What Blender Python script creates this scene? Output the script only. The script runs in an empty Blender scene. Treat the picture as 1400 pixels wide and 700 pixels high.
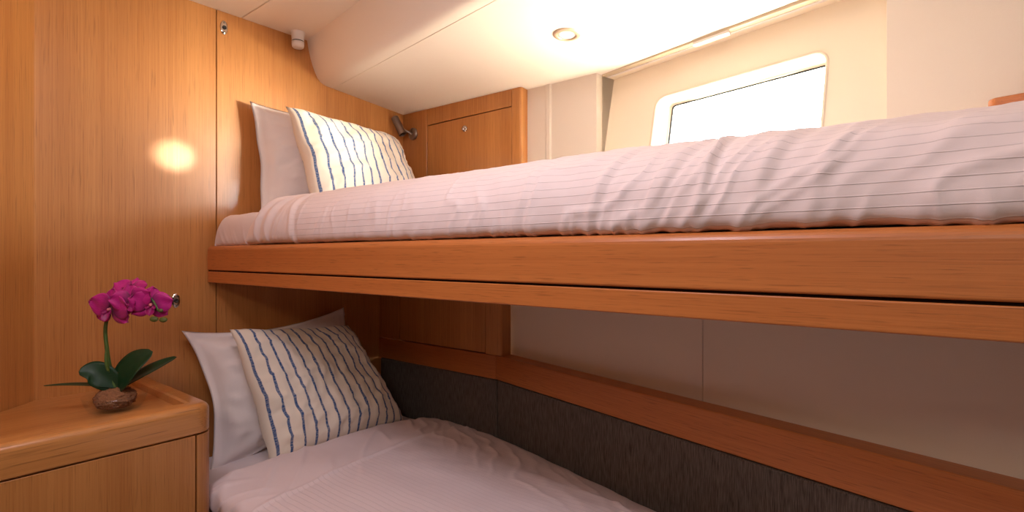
import bpy, bmesh, math, random
from mathutils import Vector, Matrix, noise
random.seed(7)
C = bpy.context.scene.collection
ZC = 1.15                     # eye height; everything below is authored relative to it
R = math.radians

# ------------------------------------------------------------------ materials
def lin(r, g, b):
    f = lambda c: (c/255/12.92) if c/255 <= .04045 else ((c/255+.055)/1.055)**2.4
    return (f(r), f(g), f(b), 1)

def newmat(name):
    m = bpy.data.materials.new(name); m.use_nodes = True
    nt = m.node_tree; b = nt.nodes['Principled BSDF']
    return m, nt, b

def plain(name, col, rough=.5, metal=0, spec=.5, bump=0, bscale=200, sheen=0, coat=0, var=0):
    m, nt, b = newmat(name)
    b.inputs['Base Color'].default_value = col
    b.inputs['Roughness'].default_value = rough
    b.inputs['Metallic'].default_value = metal
    b.inputs['Specular IOR Level'].default_value = spec
    b.inputs['Coat Weight'].default_value = coat
    b.inputs['Coat Roughness'].default_value = .15
    if sheen:
        b.inputs['Sheen Weight'].default_value = sheen
        b.inputs['Sheen Roughness'].default_value = .5
    tc = nt.nodes.new('ShaderNodeTexCoord')
    no = nt.nodes.new('ShaderNodeTexNoise'); no.inputs['Scale'].default_value = bscale; no.inputs['Detail'].default_value = 3
    nt.links.new(tc.outputs['Object'], no.inputs['Vector'])
    if bump:
        bu = nt.nodes.new('ShaderNodeBump'); bu.inputs['Strength'].default_value = bump; bu.inputs['Distance'].default_value = .002
        nt.links.new(no.outputs['Fac'], bu.inputs['Height']); nt.links.new(bu.outputs['Normal'], b.inputs['Normal'])
    if var:
        mx = nt.nodes.new('ShaderNodeMix'); mx.data_type = 'RGBA'
        mx.inputs['A'].default_value = tuple(c*(1-var) for c in col[:3])+(1,); mx.inputs['B'].default_value = tuple(min(1, c*(1+var)) for c in col[:3])+(1,)
        nt.links.new(no.outputs['Fac'], mx.inputs['Factor']); nt.links.new(mx.outputs['Result'], b.inputs['Base Color'])
    return m

def wood(name, c1, c2, axis, fine=1.0, rough=.32, coat=.35, pore=.5, short=1.0):
    """varnished oak: long fine streaks along `axis`, slow tone drift, dark pores"""
    m, nt, b = newmat(name); L = nt.links.new
    tc = nt.nodes.new('ShaderNodeTexCoord')
    def streak(across, along, detail, rough_=.6, dist=0):
        mp = nt.nodes.new('ShaderNodeMapping')
        s = [across]*3; s['xyz'.index(axis)] = along
        mp.inputs['Scale'].default_value = s
        n = nt.nodes.new('ShaderNodeTexNoise'); n.inputs['Scale'].default_value = 1
        n.inputs['Detail'].default_value = detail; n.inputs['Roughness'].default_value = rough_; n.inputs['Distortion'].default_value = dist
        L(tc.outputs['Object'], mp.inputs['Vector']); L(mp.outputs['Vector'], n.inputs['Vector'])
        return n.outputs['Fac']
    def ramp(src, p0, p1):
        r = nt.nodes.new('ShaderNodeMapRange'); r.inputs['From Min'].default_value = p0; r.inputs['From Max'].default_value = p1
        L(src, r.inputs['Value']); return r.outputs['Result']
    g = ramp(streak(260*fine, 1.6*short, 4), .28, .72)
    slow = ramp(streak(11*fine, .25, 3, .55, .2), .25, .75)
    pores = ramp(streak(420*fine, 9*short, 2, .5), .58, .72)
    a = nt.nodes.new('ShaderNodeMath'); a.operation = 'MULTIPLY_ADD'; a.inputs[1].default_value = .45
    h = nt.nodes.new('ShaderNodeMath'); h.operation = 'MULTIPLY'; h.inputs[1].default_value = .55
    L(slow, h.inputs[0]); L(g, a.inputs[0]); L(h.outputs[0], a.inputs[2])
    mx = nt.nodes.new('ShaderNodeMix'); mx.data_type = 'RGBA'
    mx.inputs['A'].default_value = c1; mx.inputs['B'].default_value = c2
    L(a.outputs[0], mx.inputs['Factor'])
    dk = nt.nodes.new('ShaderNodeMix'); dk.data_type = 'RGBA'
    pf = nt.nodes.new('ShaderNodeMath'); pf.operation = 'MULTIPLY'; pf.inputs[1].default_value = pore
    L(pores, pf.inputs[0]); L(pf.outputs[0], dk.inputs['Factor'])
    L(mx.outputs['Result'], dk.inputs['A']); dk.inputs['B'].default_value = tuple(c*.45 for c in c1[:3])+(1,)
    L(dk.outputs['Result'], b.inputs['Base Color'])
    bu = nt.nodes.new('ShaderNodeBump'); bu.inputs['Strength'].default_value = .12; bu.inputs['Distance'].default_value = .0006
    L(g, bu.inputs['Height']); L(bu.outputs['Normal'], b.inputs['Normal'])
    b.inputs['Roughness'].default_value = rough
    b.inputs['Coat Weight'].default_value = coat; b.inputs['Coat Roughness'].default_value = .12
    return m

W1, W2 = lin(170, 106, 52), lin(208, 146, 82)
M = {}
M['wood_v'] = wood('oak_upright_grain', W1, W2, 'z', rough=.36, coat=.25)
M['wood_x'] = wood('oak_lengthwise_grain', lin(172, 96, 44), lin(206, 128, 66), 'x', fine=1.15, rough=.42, coat=.12, pore=.5, short=2.0)
M['wood_y'] = wood('oak_crosswise_grain', W1, W2, 'y', fine=.7, rough=.28, coat=.5, pore=.6)
M['gap'] = plain('dark_gap', lin(28, 14, 8), .9, spec=.1)
M['liner'] = plain('cream_vinyl_liner', lin(234, 224, 208), .55, bump=.15, bscale=500)
M['liner_head'] = plain('white_headlining', lin(243, 234, 222), .6, bump=.12, bscale=600)
M['gel'] = plain('cream_gelcoat', lin(247, 235, 212), .35)
M['white_pl'] = plain('white_plastic', lin(232, 226, 220), .35)
M['blind'] = plain('beige_blind_rail', lin(196, 180, 152), .45)
M['chrome'] = plain('chrome', (.75, .74, .72, 1), .12, metal=1)
M['brushed'] = plain('brushed_nickel', (.34, .30, .27, 1), .38, metal=1)
M['dark_pl'] = plain('dark_recess', lin(40, 34, 32), .5)
M['lens'] = plain('frosted_lens', lin(240, 238, 230), .3)
M['ring'] = plain('satin_beige_ring', lin(200, 178, 152), .35, metal=.3)
M['leaf'] = plain('orchid_leaf', lin(22, 56, 28), .45, bump=.1, bscale=60, var=.35, spec=.35)
M['stem'] = plain('orchid_stem', lin(70, 96, 38), .5, var=.3, bscale=90)
M['bud'] = plain('orchid_bud', lin(92, 100, 44), .5, var=.25, bscale=150)
M['lip'] = plain('orchid_lip', lin(150, 12, 92), .5, var=.4, bscale=300)
M['lipy'] = plain('orchid_column', lin(214, 120, 130), .5)
M['moss'] = plain('coir_root_ball', lin(136, 92, 60), .95, bump=1.0, bscale=260, var=.55)
M['floor'] = wood('dark_sole', lin(36, 26, 20), lin(50, 36, 26), 'x', fine=.5)  # unseen floor, darkened so that it bounces little light
M['low_bounce'] = plain('dark_bounce_absorber', lin(34, 32, 34), .9, spec=.1)  # unseen back and right walls, made this dark to cut bounced light

def petal_mat():
    m, nt, b = newmat('magenta_petal'); L = nt.links.new
    uv = nt.nodes.new('ShaderNodeUVMap')
    sp = nt.nodes.new('ShaderNodeSeparateXYZ'); L(uv.outputs['UV'], sp.inputs[0])
    mp = nt.nodes.new('ShaderNodeMapping'); mp.inputs['Scale'].default_value = (3, 26, 1)
    no = nt.nodes.new('ShaderNodeTexNoise'); no.inputs['Scale'].default_value = 1.5
    L(uv.outputs['UV'], mp.inputs['Vector']); L(mp.outputs['Vector'], no.inputs['Vector'])
    mx = nt.nodes.new('ShaderNodeMix'); mx.data_type = 'RGBA'
    mx.inputs['A'].default_value = lin(138, 0, 92); mx.inputs['B'].default_value = lin(214, 16, 142)
    L(no.outputs['Fac'], mx.inputs['Factor'])
    th = nt.nodes.new('ShaderNodeMapRange'); th.inputs['From Min'].default_value = .02; th.inputs['From Max'].default_value = .42; L(sp.outputs['X'], th.inputs['Value'])
    m2 = nt.nodes.new('ShaderNodeMix'); m2.data_type = 'RGBA'; m2.inputs['A'].default_value = lin(92, 0, 58)
    L(th.outputs['Result'], m2.inputs['Factor']); L(mx.outputs['Result'], m2.inputs['B']); L(m2.outputs['Result'], b.inputs['Base Color'])
    b.inputs['Roughness'].default_value = .6
    b.inputs['Subsurface Weight'].default_value = .0
    b.inputs['Sheen Weight'].default_value = .15
    return m
M['petal'] = petal_mat()

def glass_mat(name, col=(1, 1, 1, 1), rough=0, ior=1.45):
    m, nt, b = newmat(name)
    b.inputs['Base Color'].default_value = col
    b.inputs['Roughness'].default_value = rough
    b.inputs['Transmission Weight'].default_value = 1
    b.inputs['IOR'].default_value = ior
    return m
def pane_mat():
    m = bpy.data.materials.new('window_glass'); m.use_nodes = True; nt = m.node_tree
    nt.nodes.remove(nt.nodes['Principled BSDF'])
    out = nt.nodes['Material Output']
    t = nt.nodes.new('ShaderNodeBsdfTransparent'); t.inputs[0].default_value = (.96, .98, 1, 1)
    g = nt.nodes.new('ShaderNodeBsdfGlossy'); g.inputs['Roughness'].default_value = .02
    mx = nt.nodes.new('ShaderNodeMixShader'); mx.inputs[0].default_value = .06
    nt.links.new(t.outputs[0], mx.inputs[1]); nt.links.new(g.outputs[0], mx.inputs[2]); nt.links.new(mx.outputs[0], out.inputs['Surface'])
    return m
M['pane'] = pane_mat()
def clear_mat():
    m = M['pane'].copy(); m.name = 'clear_plastic'; nt = m.node_tree
    for n in nt.nodes:
        if n.type == 'MIX_SHADER': mx = n
    mx.inputs[0].default_value = .02
    return m
M['clear'] = clear_mat()

def cloth(name, col, stripe=None, start=None, weave=900):
    """cotton; UV in metres; satin stripes every `stripe` metres of v, from u > start"""
    m, nt, b = newmat(name); L = nt.links.new
    b.inputs['Roughness'].default_value = .75
    b.inputs['Specular IOR Level'].default_value = .25
    b.inputs['Sheen Weight'].default_value = .08; b.inputs['Sheen Roughness'].default_value = .4
    b.inputs['Base Color'].default_value = col
    uv = nt.nodes.new('ShaderNodeUVMap')
    no = nt.nodes.new('ShaderNodeTexNoise'); no.inputs['Scale'].default_value = weave; no.inputs['Detail'].default_value = 1
    L(uv.outputs['UV'], no.inputs['Vector'])
    bu = nt.nodes.new('ShaderNodeBump'); bu.inputs['Strength'].default_value = .08; bu.inputs['Distance'].default_value = .0006
    L(no.outputs['Fac'], bu.inputs['Height'])
    last = bu
    if stripe:
        sp = nt.nodes.new('ShaderNodeSeparateXYZ'); L(uv.outputs['UV'], sp.inputs[0])
        d = nt.nodes.new('ShaderNodeMath'); d.operation = 'DIVIDE'; d.inputs[1].default_value = stripe; L(sp.outputs['Y'], d.inputs[0])
        fr = nt.nodes.new('ShaderNodeMath'); fr.operation = 'FRACT'; L(d.outputs[0], fr.inputs[0])
        pp = nt.nodes.new('ShaderNodeMath'); pp.operation = 'PINGPONG'; pp.inputs[1].default_value = .5; L(fr.outputs[0], pp.inputs[0])
        mr = nt.nodes.new('ShaderNodeMapRange'); mr.interpolation_type = 'SMOOTHSTEP'
        mr.inputs['From Min'].default_value = .02; mr.inputs['From Max'].default_value = .07
        mr.inputs['To Min'].default_value = 1; mr.inputs['To Max'].default_value = 0
        L(pp.outputs[0], mr.inputs['Value'])
        gt = nt.nodes.new('ShaderNodeMapRange'); gt.inputs['From Min'].default_value = start; gt.inputs['From Max'].default_value = start+.01
        L(sp.outputs['X'], gt.inputs['Value'])
        mu = nt.nodes.new('ShaderNodeMath'); mu.operation = 'MULTIPLY'; L(mr.outputs['Result'], mu.inputs[0]); L(gt.outputs['Result'], mu.inputs[1])
        mx = nt.nodes.new('ShaderNodeMix'); mx.data_type = 'RGBA'
        mx.inputs['A'].default_value = col; mx.inputs['B'].default_value = tuple(c*.86 for c in col[:3])+(1,)
        L(mu.outputs[0], mx.inputs['Factor']); L(mx.outputs['Result'], b.inputs['Base Color'])
        b2 = nt.nodes.new('ShaderNodeBump'); b2.invert = True; b2.inputs['Strength'].default_value = .5; b2.inputs['Distance'].default_value = .0015
        L(mu.outputs[0], b2.inputs['Height']); L(bu.outputs['Normal'], b2.inputs['Normal']); last = b2
    L(last.outputs['Normal'], b.inputs['Normal'])
    return m
M['duvet_up'] = cloth('striped_sateen_upper', lin(234, 217, 213), .0150, -1.42)
M['duvet_lo'] = cloth('striped_sateen_lower', lin(228, 212, 212), .0150, -1.31)
M['sheet'] = cloth('white_cotton_sheet', lin(232, 220, 220))
M['pillowcase'] = cloth('white_cotton_pillowcase', lin(236, 226, 222))

def cushion_mat():
    m, nt, b = newmat('cream_linen_with_blue_stripes'); L = nt.links.new
    b.inputs['Roughness'].default_value = .85; b.inputs['Specular IOR Level'].default_value = .2
    b.inputs['Sheen Weight'].default_value = .2
    uv = nt.nodes.new('ShaderNodeUVMap')
    sp = nt.nodes.new('ShaderNodeSeparateXYZ'); L(uv.outputs['UV'], sp.inputs[0])
    mp = nt.nodes.new('ShaderNodeMapping'); mp.inputs['Scale'].default_value = (1.5, 6, 1)
    wb = nt.nodes.new('ShaderNodeTexNoise'); wb.inputs['Scale'].default_value = 1.3; wb.inputs['Detail'].default_value = 2
    L(uv.outputs['UV'], mp.inputs['Vector']); L(mp.outputs['Vector'], wb.inputs['Vector'])
    ad = nt.nodes.new('ShaderNodeMath'); ad.operation = 'MULTIPLY_ADD'; ad.inputs[1].default_value = .007; L(wb.outputs['Fac'], ad.inputs[0]); L(sp.outputs['X'], ad.inputs[2])
    mu = nt.nodes.new('ShaderNodeMath'); mu.operation = 'MULTIPLY'; mu.inputs[1].default_value = 13; L(ad.outputs[0], mu.inputs[0])
    fr = nt.nodes.new('ShaderNodeMath'); fr.operation = 'FRACT'; L(mu.outputs[0], fr.inputs[0])
    pp = nt.nodes.new('ShaderNodeMath'); pp.operation = 'PINGPONG'; pp.inputs[1].default_value = .5; L(fr.outputs[0], pp.inputs[0])
    mr = nt.nodes.new('ShaderNodeMapRange'); mr.inputs['From Min'].default_value = .38; mr.inputs['From Max'].default_value = .42
    L(pp.outputs[0], mr.inputs['Value'])
    m2 = nt.nodes.new('ShaderNodeMapping'); m2.inputs['Scale'].default_value = (60, 110, 1)
    dn = nt.nodes.new('ShaderNodeTexNoise'); dn.inputs['Scale'].default_value = 1; dn.inputs['Detail'].default_value = 2
    L(uv.outputs['UV'], m2.inputs['Vector']); L(m2.outputs['Vector'], dn.inputs['Vector'])
    dr = nt.nodes.new('ShaderNodeMapRange'); dr.inputs['From Min'].default_value = .36; dr.inputs['From Max'].default_value = .6
    dr.inputs['To Min'].default_value = .68
    L(dn.outputs['Fac'], dr.inputs['Value'])
    fm = nt.nodes.new('ShaderNodeMath'); fm.operation = 'MULTIPLY'; L(mr.outputs['Result'], fm.inputs[0]); L(dr.outputs['Result'], fm.inputs[1])
    mx = nt.nodes.new('ShaderNodeMix'); mx.data_type = 'RGBA'
    mx.inputs['A'].default_value = lin(238, 226, 208); mx.inputs['B'].default_value = lin(38, 80, 134)
    L(fm.outputs[0], mx.inputs['Factor']); L(mx.outputs['Result'], b.inputs['Base Color'])
    wv = nt.nodes.new('ShaderNodeTexNoise'); wv.inputs['Scale'].default_value = 260; L(uv.outputs['UV'], wv.inputs['Vector'])
    bu = nt.nodes.new('ShaderNodeBump'); bu.inputs['Strength'].default_value = .35; bu.inputs['Distance'].default_value = .001
    L(wv.outputs['Fac'], bu.inputs['Height']); L(bu.outputs['Normal'], b.inputs['Normal'])
    return m
M['cushion'] = cushion_mat()

def upholstery():
    m, nt, b = newmat('grey_woven_upholstery'); L = nt.links.new
    b.inputs['Roughness'].default_value = .9; b.inputs['Specular IOR Level'].default_value = .2
    tc = nt.nodes.new('ShaderNodeTexCoord'); mp = nt.nodes.new('ShaderNodeMapping'); mp.inputs['Scale'].default_value = (520, 520, 30)
    no = nt.nodes.new('ShaderNodeTexNoise'); no.inputs['Scale'].default_value = 1; no.inputs['Detail'].default_value = 3
    L(tc.outputs['Object'], mp.inputs['Vector']); L(mp.outputs['Vector'], no.inputs['Vector'])
    r = nt.nodes.new('ShaderNodeMapRange'); r.inputs['From Min'].default_value = .3; r.inputs['From Max'].default_value = .7; L(no.outputs['Fac'], r.inputs['Value'])
    mx = nt.nodes.new('ShaderNodeMix'); mx.data_type = 'RGBA'
    mx.inputs['A'].default_value = lin(74, 66, 63); mx.inputs['B'].default_value = lin(120, 109, 103)
    L(r.outputs['Result'], mx.inputs['Factor']); L(mx.outputs['Result'], b.inputs['Base Color'])
    bu = nt.nodes.new('ShaderNodeBump'); bu.inputs['Strength'].default_value = .4; bu.inputs['Distance'].default_value = .001
    L(no.outputs['Fac'], bu.inputs['Height']); L(bu.outputs['Normal'], b.inputs['Normal'])
    return m
M['uphol'] = upholstery()

# ------------------------------------------------------------------ object helpers
LOC = {}
def thing(name, label, cat, base, group=None):
    o = bpy.data.objects.new(name, None); C.objects.link(o)
    o.empty_display_size = .05
    o.location = (base[0], base[1], base[2]+ZC); LOC[o] = Vector(base)
    o['label'] = label; o['category'] = cat
    if group: o['group'] = group
    return o
def obj(name, bm, mat, parent=None, label=None, smooth=False, kind=None):
    """bmesh in absolute (eye-relative) metres -> one mesh object; its origin goes to its own base"""
    bmesh.ops.recalc_face_normals(bm, faces=bm.faces[:])
    me = bpy.data.meshes.new(name); bm.to_mesh(me); bm.free()
    if smooth:
        for p in me.polygons: p.use_smooth = True
    me.materials.append(mat)
    o = bpy.data.objects.new(name, me); C.objects.link(o)
    xs = [v.co for v in me.vertices]
    lo = [min(c[i] for c in xs) for i in range(3)]; hi = [max(c[i] for c in xs) for i in range(3)]
    base = Vector(((lo[0]+hi[0])/2, (lo[1]+hi[1])/2, lo[2]))
    me.transform(Matrix.Translation(-base)); LOC[o] = base
    if parent is not None:
        o.parent = parent; o.location = base-LOC[parent]
    else:
        o.location = base+Vector((0, 0, ZC))
    if label: o['label'] = label
    if kind: o['kind'] = kind
    return o
def tag(o, label, cat, group=None):
    o['label'] = label; o['category'] = cat
    if group: o['group'] = group
    return o
def struct(name, bm, mat, parent=None, smooth=False):
    return obj(name, bm, mat, parent, smooth=smooth, kind='structure')

def prism(poly, z0, z1, bev=0, seg=2, bm=None):
    """vertical prism over an xy polygon"""
    t = bmesh.new()
    a = [t.verts.new((p[0], p[1], z0)) for p in poly]; b = [t.verts.new((p[0], p[1], z1)) for p in poly]
    n = len(poly)
    t.faces.new(a[::-1]); t.faces.new(b)
    for i in range(n): t.faces.new((a[i], a[(i+1) % n], b[(i+1) % n], b[i]))
    if bev: bmesh.ops.bevel(t, geom=t.edges[:], offset=bev, segments=seg, affect='EDGES', profile=.5, clamp_overlap=True)
    if bm is None: return t
    me = bpy.data.meshes.new('t'); t.to_mesh(me); t.free(); bm.from_mesh(me); bpy.data.meshes.remove(me); return bm
def box(x0, x1, y0, y1, z0, z1, bev=0, seg=2, bm=None):
    return prism([(x0, y0), (x1, y0), (x1, y1), (x0, y1)], z0, z1, bev, seg, bm)
def extrude_profile(prof, path, bm=None, cap=True):
    """prof: list of 2D (a,b); path: list of functions mapping (a,b)->xyz"""
    bm = bm or bmesh.new(); rings = []
    for f in path: rings.append([bm.verts.new(f(a, b)) for a, b in prof])
    n = len(prof)
    for r0, r1 in zip(rings, rings[1:]):
        for i in range(n): bm.faces.new((r0[i], r0[(i+1) % n], r1[(i+1) % n], r1[i]))
    if cap: bm.faces.new(rings[0][::-1]); bm.faces.new(rings[-1])
    return bm
def frame_from(d):
    d = Vector(d).normalized(); u = d.orthogonal().normalized(); return u, d.cross(u), d
def lathe(prof, base, axis=(0, 0, 1), n=32, bm=None):
    """prof: list of (radius, height) along axis from base"""
    bm = bm or bmesh.new(); u, v, d = frame_from(axis); base = Vector(base); rings = []
    for r, h in prof:
        if r < 1e-6: rings.append([bm.verts.new(base+d*h)])
        else: rings.append([bm.verts.new(base+d*h+u*r*math.cos(2*math.pi*i/n)+v*r*math.sin(2*math.pi*i/n)) for i in range(n)])
    for a, b in zip(rings, rings[1:]):
        for i in range(n):
            j = (i+1) % n
            if len(a) == 1 and len(b) == 1: continue
            if len(a) == 1: bm.faces.new((a[0], b[i], b[j]))
            elif len(b) == 1: bm.faces.new((a[i], a[j], b[0]))
            else: bm.faces.new((a[i], a[j], b[j], b[i]))
    return bm
def cat(pts, n=8):
    """Catmull-Rom through points"""
    pts = [Vector(p) for p in pts]; P = [2*pts[0]-pts[1]]+pts+[2*pts[-1]-pts[-2]]; out = []
    for i in range(1, len(P)-2):
        for k in range(n):
            t = k/n; a, b, c, d = P[i-1], P[i], P[i+1], P[i+2]
            out.append(.5*((2*b)+(c-a)*t+(2*a-5*b+4*c-d)*t*t+(3*b-a-3*c+d)*t**3))
    out.append(pts[-1]); return out
def tube(pts, rad, n=10, bm=None):
    bm = bm or bmesh.new(); pts = [Vector(p) for p in pts]; rings = []; u = None
    for i, p in enumerate(pts):
        d = (pts[min(i+1, len(pts)-1)]-pts[max(i-1, 0)]).normalized()
        if u is None: u = d.orthogonal().normalized()
        u = (u-d*u.dot(d)).normalized(); v = d.cross(u)
        r = rad(i/(len(pts)-1)) if callable(rad) else rad
        rings.append([bm.verts.new(p+(u*math.cos(2*math.pi*k/n)+v*math.sin(2*math.pi*k/n))*r) for k in range(n)])
    for a, b in zip(rings, rings[1:]):
        for k in range(n): bm.faces.new((a[k], a[(k+1) % n], b[(k+1) % n], b[k]))
    bm.faces.new(rings[0][::-1]); bm.faces.new(rings[-1]); return bm

# hull frame: s along the hull (towards the camera end), n outwards, origin at the lower cabinet corner
HB = R(13.7); HS = (math.cos(HB), -math.sin(HB)); HN = (math.sin(HB), math.cos(HB)); HO = (-1.2731, 1.4921)
def H(s, n, z=None):
    x = HO[0]+HS[0]*s+HN[0]*n; y = HO[1]+HS[1]*s+HN[1]*n
    return (x, y) if z is None else (x, y, z)
def under_z(x, y): return .705-.01279*(x+1.975)-.0864*(y-1.2526)
WX = -1.975; XR = .85; YB = -1.0; ZF = -1.15; ZT = .8695

# ------------------------------------------------------------------ room
bm = box(WX-.05, XR+.05, YB-.05, 1.6, ZF-.03, ZF); struct('floor', bm, M['floor'])
# ceiling: two headlining panels with a fine seam
bm = bmesh.new()
box(WX-.05, XR+.05, .8795, 1.25, ZT, ZT+.03, .0015, 1, bm)
box(WX-.05, XR+.05, YB-.05, .8775, ZT, ZT+.03, .0015, 1, bm)
box(WX-.05, XR+.05, YB-.05, 1.25, ZT+.031, ZT+.05, 0, 1, bm)
struct('ceiling', bm, M['liner_head'])
# dropped side of the ceiling: rounded step, fine groove, then gently falling underside out to the hull
SL = -.1467
prof = [(-.1185, .885), (-.1165, .868), (-.1105, .838), (-.1020, .803), (-.0915, .772), (-.0805, .747), (-.0700, .729), (-.058, .7175), (-.045, .7110), (-.030, .7075), (-.015, .7062), (-.0015, .7052), (-.0008, .7072), (.0008, .7072), (.0015, .7050)]
und = [(k*.02, None) for k in range(1, 32)]
def sofpt(x, a, b):
    y = 1.2526+SL*(x-WX)+a
    return (x, y, under_z(x, y) if b is None else b-(.0128+.0864*SL)*(x-WX)*(1 if b < .71 else max(0, (.885-b)/.175)))
bm = bmesh.new(); rings = []
xs = [WX-.02+k*(XR-WX+.04)/24 for k in range(25)]
for x in xs:
    ring = [bm.verts.new(sofpt(x, a, b)) for a, b in prof+und]
    a = und[-1][0]; p = sofpt(x, a, None); ring.append(bm.verts.new((x, p[1], .9))); q = sofpt(x, -.118, .885); ring.append(bm.verts.new((x, q[1], .9)))
    rings.append(ring)
n = len(rings[0])
for r0, r1 in zip(rings, rings[1:]):
    for i in range(n): bm.faces.new((r0[i], r0[(i+1) % n], r1[(i+1) % n], r1[i]))
bm.faces.new(rings[0][::-1]); bm.faces.new(rings[-1])
so = struct('ceiling_soffit', bm, M['liner_head'], smooth=True)
so.data.set_sharp_from_angle(angle=R(30))

# left wall: two veneered panels with a dark shadow gap, and a 45 degree panel at its near end
bm = bmesh.new()
box(WX-.02, WX, .31, .7912, ZF, ZT+.02, .0008, 1, bm); box(WX-.02, WX, .7942, 1.75, ZF, ZT+.02, .0008, 1, bm)
wl = struct('wall_left', bm, M['wood_v'])
struct('shadow_gap', box(WX-.03, WX-.012, .785, .800, ZF, ZT+.02), M['gap'], wl)
d = math.sqrt(.5)
struct('wall_corner', prism([(WX, .3105), (WX+1.95*d, .3105-1.95*d), (WX+1.95*d-.02, .3105-1.95*d-.02), (WX-.02, .2905)], ZF, ZT+.02), M['wood_v'])
struct('wall_back', box(-1.2, XR+.05, YB-.02, YB, ZF, ZT+.02), M['low_bounce'])
struct('wall_right', box(XR, XR+.02, YB, 1.6, ZF, ZT+.02), M['low_bounce'])

# hull side: flat cream panel beside the locker, then the recess with the window
bm = bmesh.new()
x0, x1 = -1.262, H(.272, .264)[0]; yp = 1.665
poly = [(x0, yp), (-1.172, yp), (-1.166, yp-.006), (-1.150, yp-.006), (-1.144, yp), (x1, yp-.004), H(.278, .270), H(.278, .36), (x0, 1.76)]
prism(poly, -.05, .72, 0, 1, bm)
struct('wall_hull_panel', bm, M['liner'])
LEAN = .19; NT = .335; ZTOP = .656
def leanpt(s, z, off=0): return H(s, NT+LEAN*(z-ZTOP)+off, z)
# leaning recess wall with a rounded rectangular window opening
def rrect(s0, s1, z0, z1, r, n=8, skew=0):
    pts = []
    for cx, cz, a0 in ((s1-r, z1-r, 0), (s0+r, z1-r, 90), (s0+r, z0+r, 180), (s1-r, z0+r, 270)):
        for k in range(n+1):
            a = R(a0+90*k/n); pts.append((cx+r*math.cos(a)+skew*(cz+r*math.sin(a)-z1), cz+r*math.sin(a)))
    return pts
s0, s1, z0, z1 = .487, 1.017, .235, .5285
hole = rrect(s0, s1, z0, z1, .035)
bm = bmesh.new()
outer = []
def proj_outer(p):
    cx, cz = (s0+s1)/2, (z0+z1)/2; dx, dz = p[0]-cx, p[1]-cz
    S0, S1, Z0, Z1 = .265, 2.22, -.05, ZTOP
    ts = []
    if dx > 1e-9: ts.append((S1-cx)/dx)
    if dx < -1e-9: ts.append((S0-cx)/dx)
    if dz > 1e-9: ts.append((Z1-cz)/dz)
    if dz < -1e-9: ts.append((Z0-cz)/dz)
    t = min(ts); return (cx+dx*t, cz+dz*t)
N = len(hole)
hin = [bm.verts.new(leanpt(p[0], p[1])) for p in hole]
hou = [bm.verts.new(leanpt(*proj_outer(p))) for p in hole]
cor = {}
for i in range(N):
    j = (i+1) % N; bm.faces.new((hin[i], hou[i], hou[j], hin[j]))
for S_, Z_ in ((.265, ZTOP), (2.22, ZTOP), (2.22, -.05), (.265, -.05)):   # fill the four corners
    best = None
    for i in range(N):
        j = (i+1) % N; a, b = proj_outer(hole[i]), proj_outer(hole[j])
        on = lambda p: (abs(p[0]-S_) < 1e-6, abs(p[1]-Z_) < 1e-6)
        if on(a) != on(b) and (on(a)[0] or on(a)[1]) and (on(b)[0] or on(b)[1]) and (on(a)[0] or on(b)[0]) and (on(a)[1] or on(b)[1]):
            v = bm.verts.new(leanpt(S_, Z_)); bm.faces.new((hou[i], v, hou[j]))
bmesh.ops.remove_doubles(bm, verts=bm.verts[:], dist=1e-6)
# thickness behind the wall face
r = bmesh.ops.extrude_face_region(bm, geom=bm.faces[:])
bmesh.ops.translate(bm, vec=(HN[0]*.004, HN[1]*.004, 0), verts=[g for g in r['geom'] if isinstance(g, bmesh.types.BMVert)])
struct('wall_hull', bm, M['gel'])
# window: flared white surround, dark seal, pane
INS = .052
def wpt(p, off): return leanpt(p[0], p[1], off)
win = bpy.data.objects.new('window_1', None); C.objects.link(win); win.location = Vector(H(.75, .3, .23))+Vector((0, 0, ZC)); LOC[win] = Vector(H(.75, .3, .23))
win['kind'] = 'structure'
bm = bmesh.new(); rings = []
g0 = rrect(s0-.004, s1+.004, z0-.004, z1+.004, .039); ga = rrect(s0+.003, s1-.003, z0+.003, z1-.003, .033); gm = rrect(s0+.010, s1-.006, z0+.008, z1-.008, .026)
gi = rrect(s0+.020, s1-.012, z0+.014, z1-.016, .014)
for g, off in ((g0, -.004), (ga, -.003), (gm, .012), (gi, INS), (rrect(s0+.028, s1-.02, z0+.022, z1-.024, .010), INS+.002), (rrect(s0+.028, s1-.02, z0+.022, z1-.024, .010), INS+.012), (rrect(s0-.004, s1+.004, z0-.004, z1+.004, .039), INS+.012)):
    rings.append([bm.verts.new(wpt(p, off)) for p in g])
for r0, r1 in zip(rings, rings[1:]+rings[:1]):
    for i in range(N): bm.faces.new((r0[i], r0[(i+1) % N], r1[(i+1) % N], r1[i]))
struct('window_frame', bm, M['gel'], win, smooth=True)
bm = bmesh.new(); rings = []
for g, off in ((rrect(s0+.027, s1-.019, z0+.021, z1-.023, .011), INS), (rrect(s0+.0305, s1-.0225, z0+.0245, z1-.0265, .009), INS), (rrect(s0+.0305, s1-.0225, z0+.0245, z1-.0265, .009), INS+.006), (rrect(s0+.027, s1-.019, z0+.021, z1-.023, .011), INS+.006)):
    rings.append([bm.verts.new(wpt(p, off)) for p in g])
for r0, r1 in zip(rings, rings[1:]+rings[:1]):
    for i in range(N): bm.faces.new((r0[i], r0[(i+1) % N], r1[(i+1) % N], r1[i]))
struct('window_seal', bm, plain('dark_rubber_seal', lin(16, 17, 19), .8, spec=.1), win)
bm = bmesh.new(); gp = rrect(s0+.029, s1-.021, z0+.023, z1-.025, .010)
a = [bm.verts.new(wpt(p, INS+.003)) for p in gp]; b = [bm.verts.new(wpt(p, INS+.006)) for p in gp]
bm.faces.new(a); bm.faces.new(b[::-1])
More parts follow.
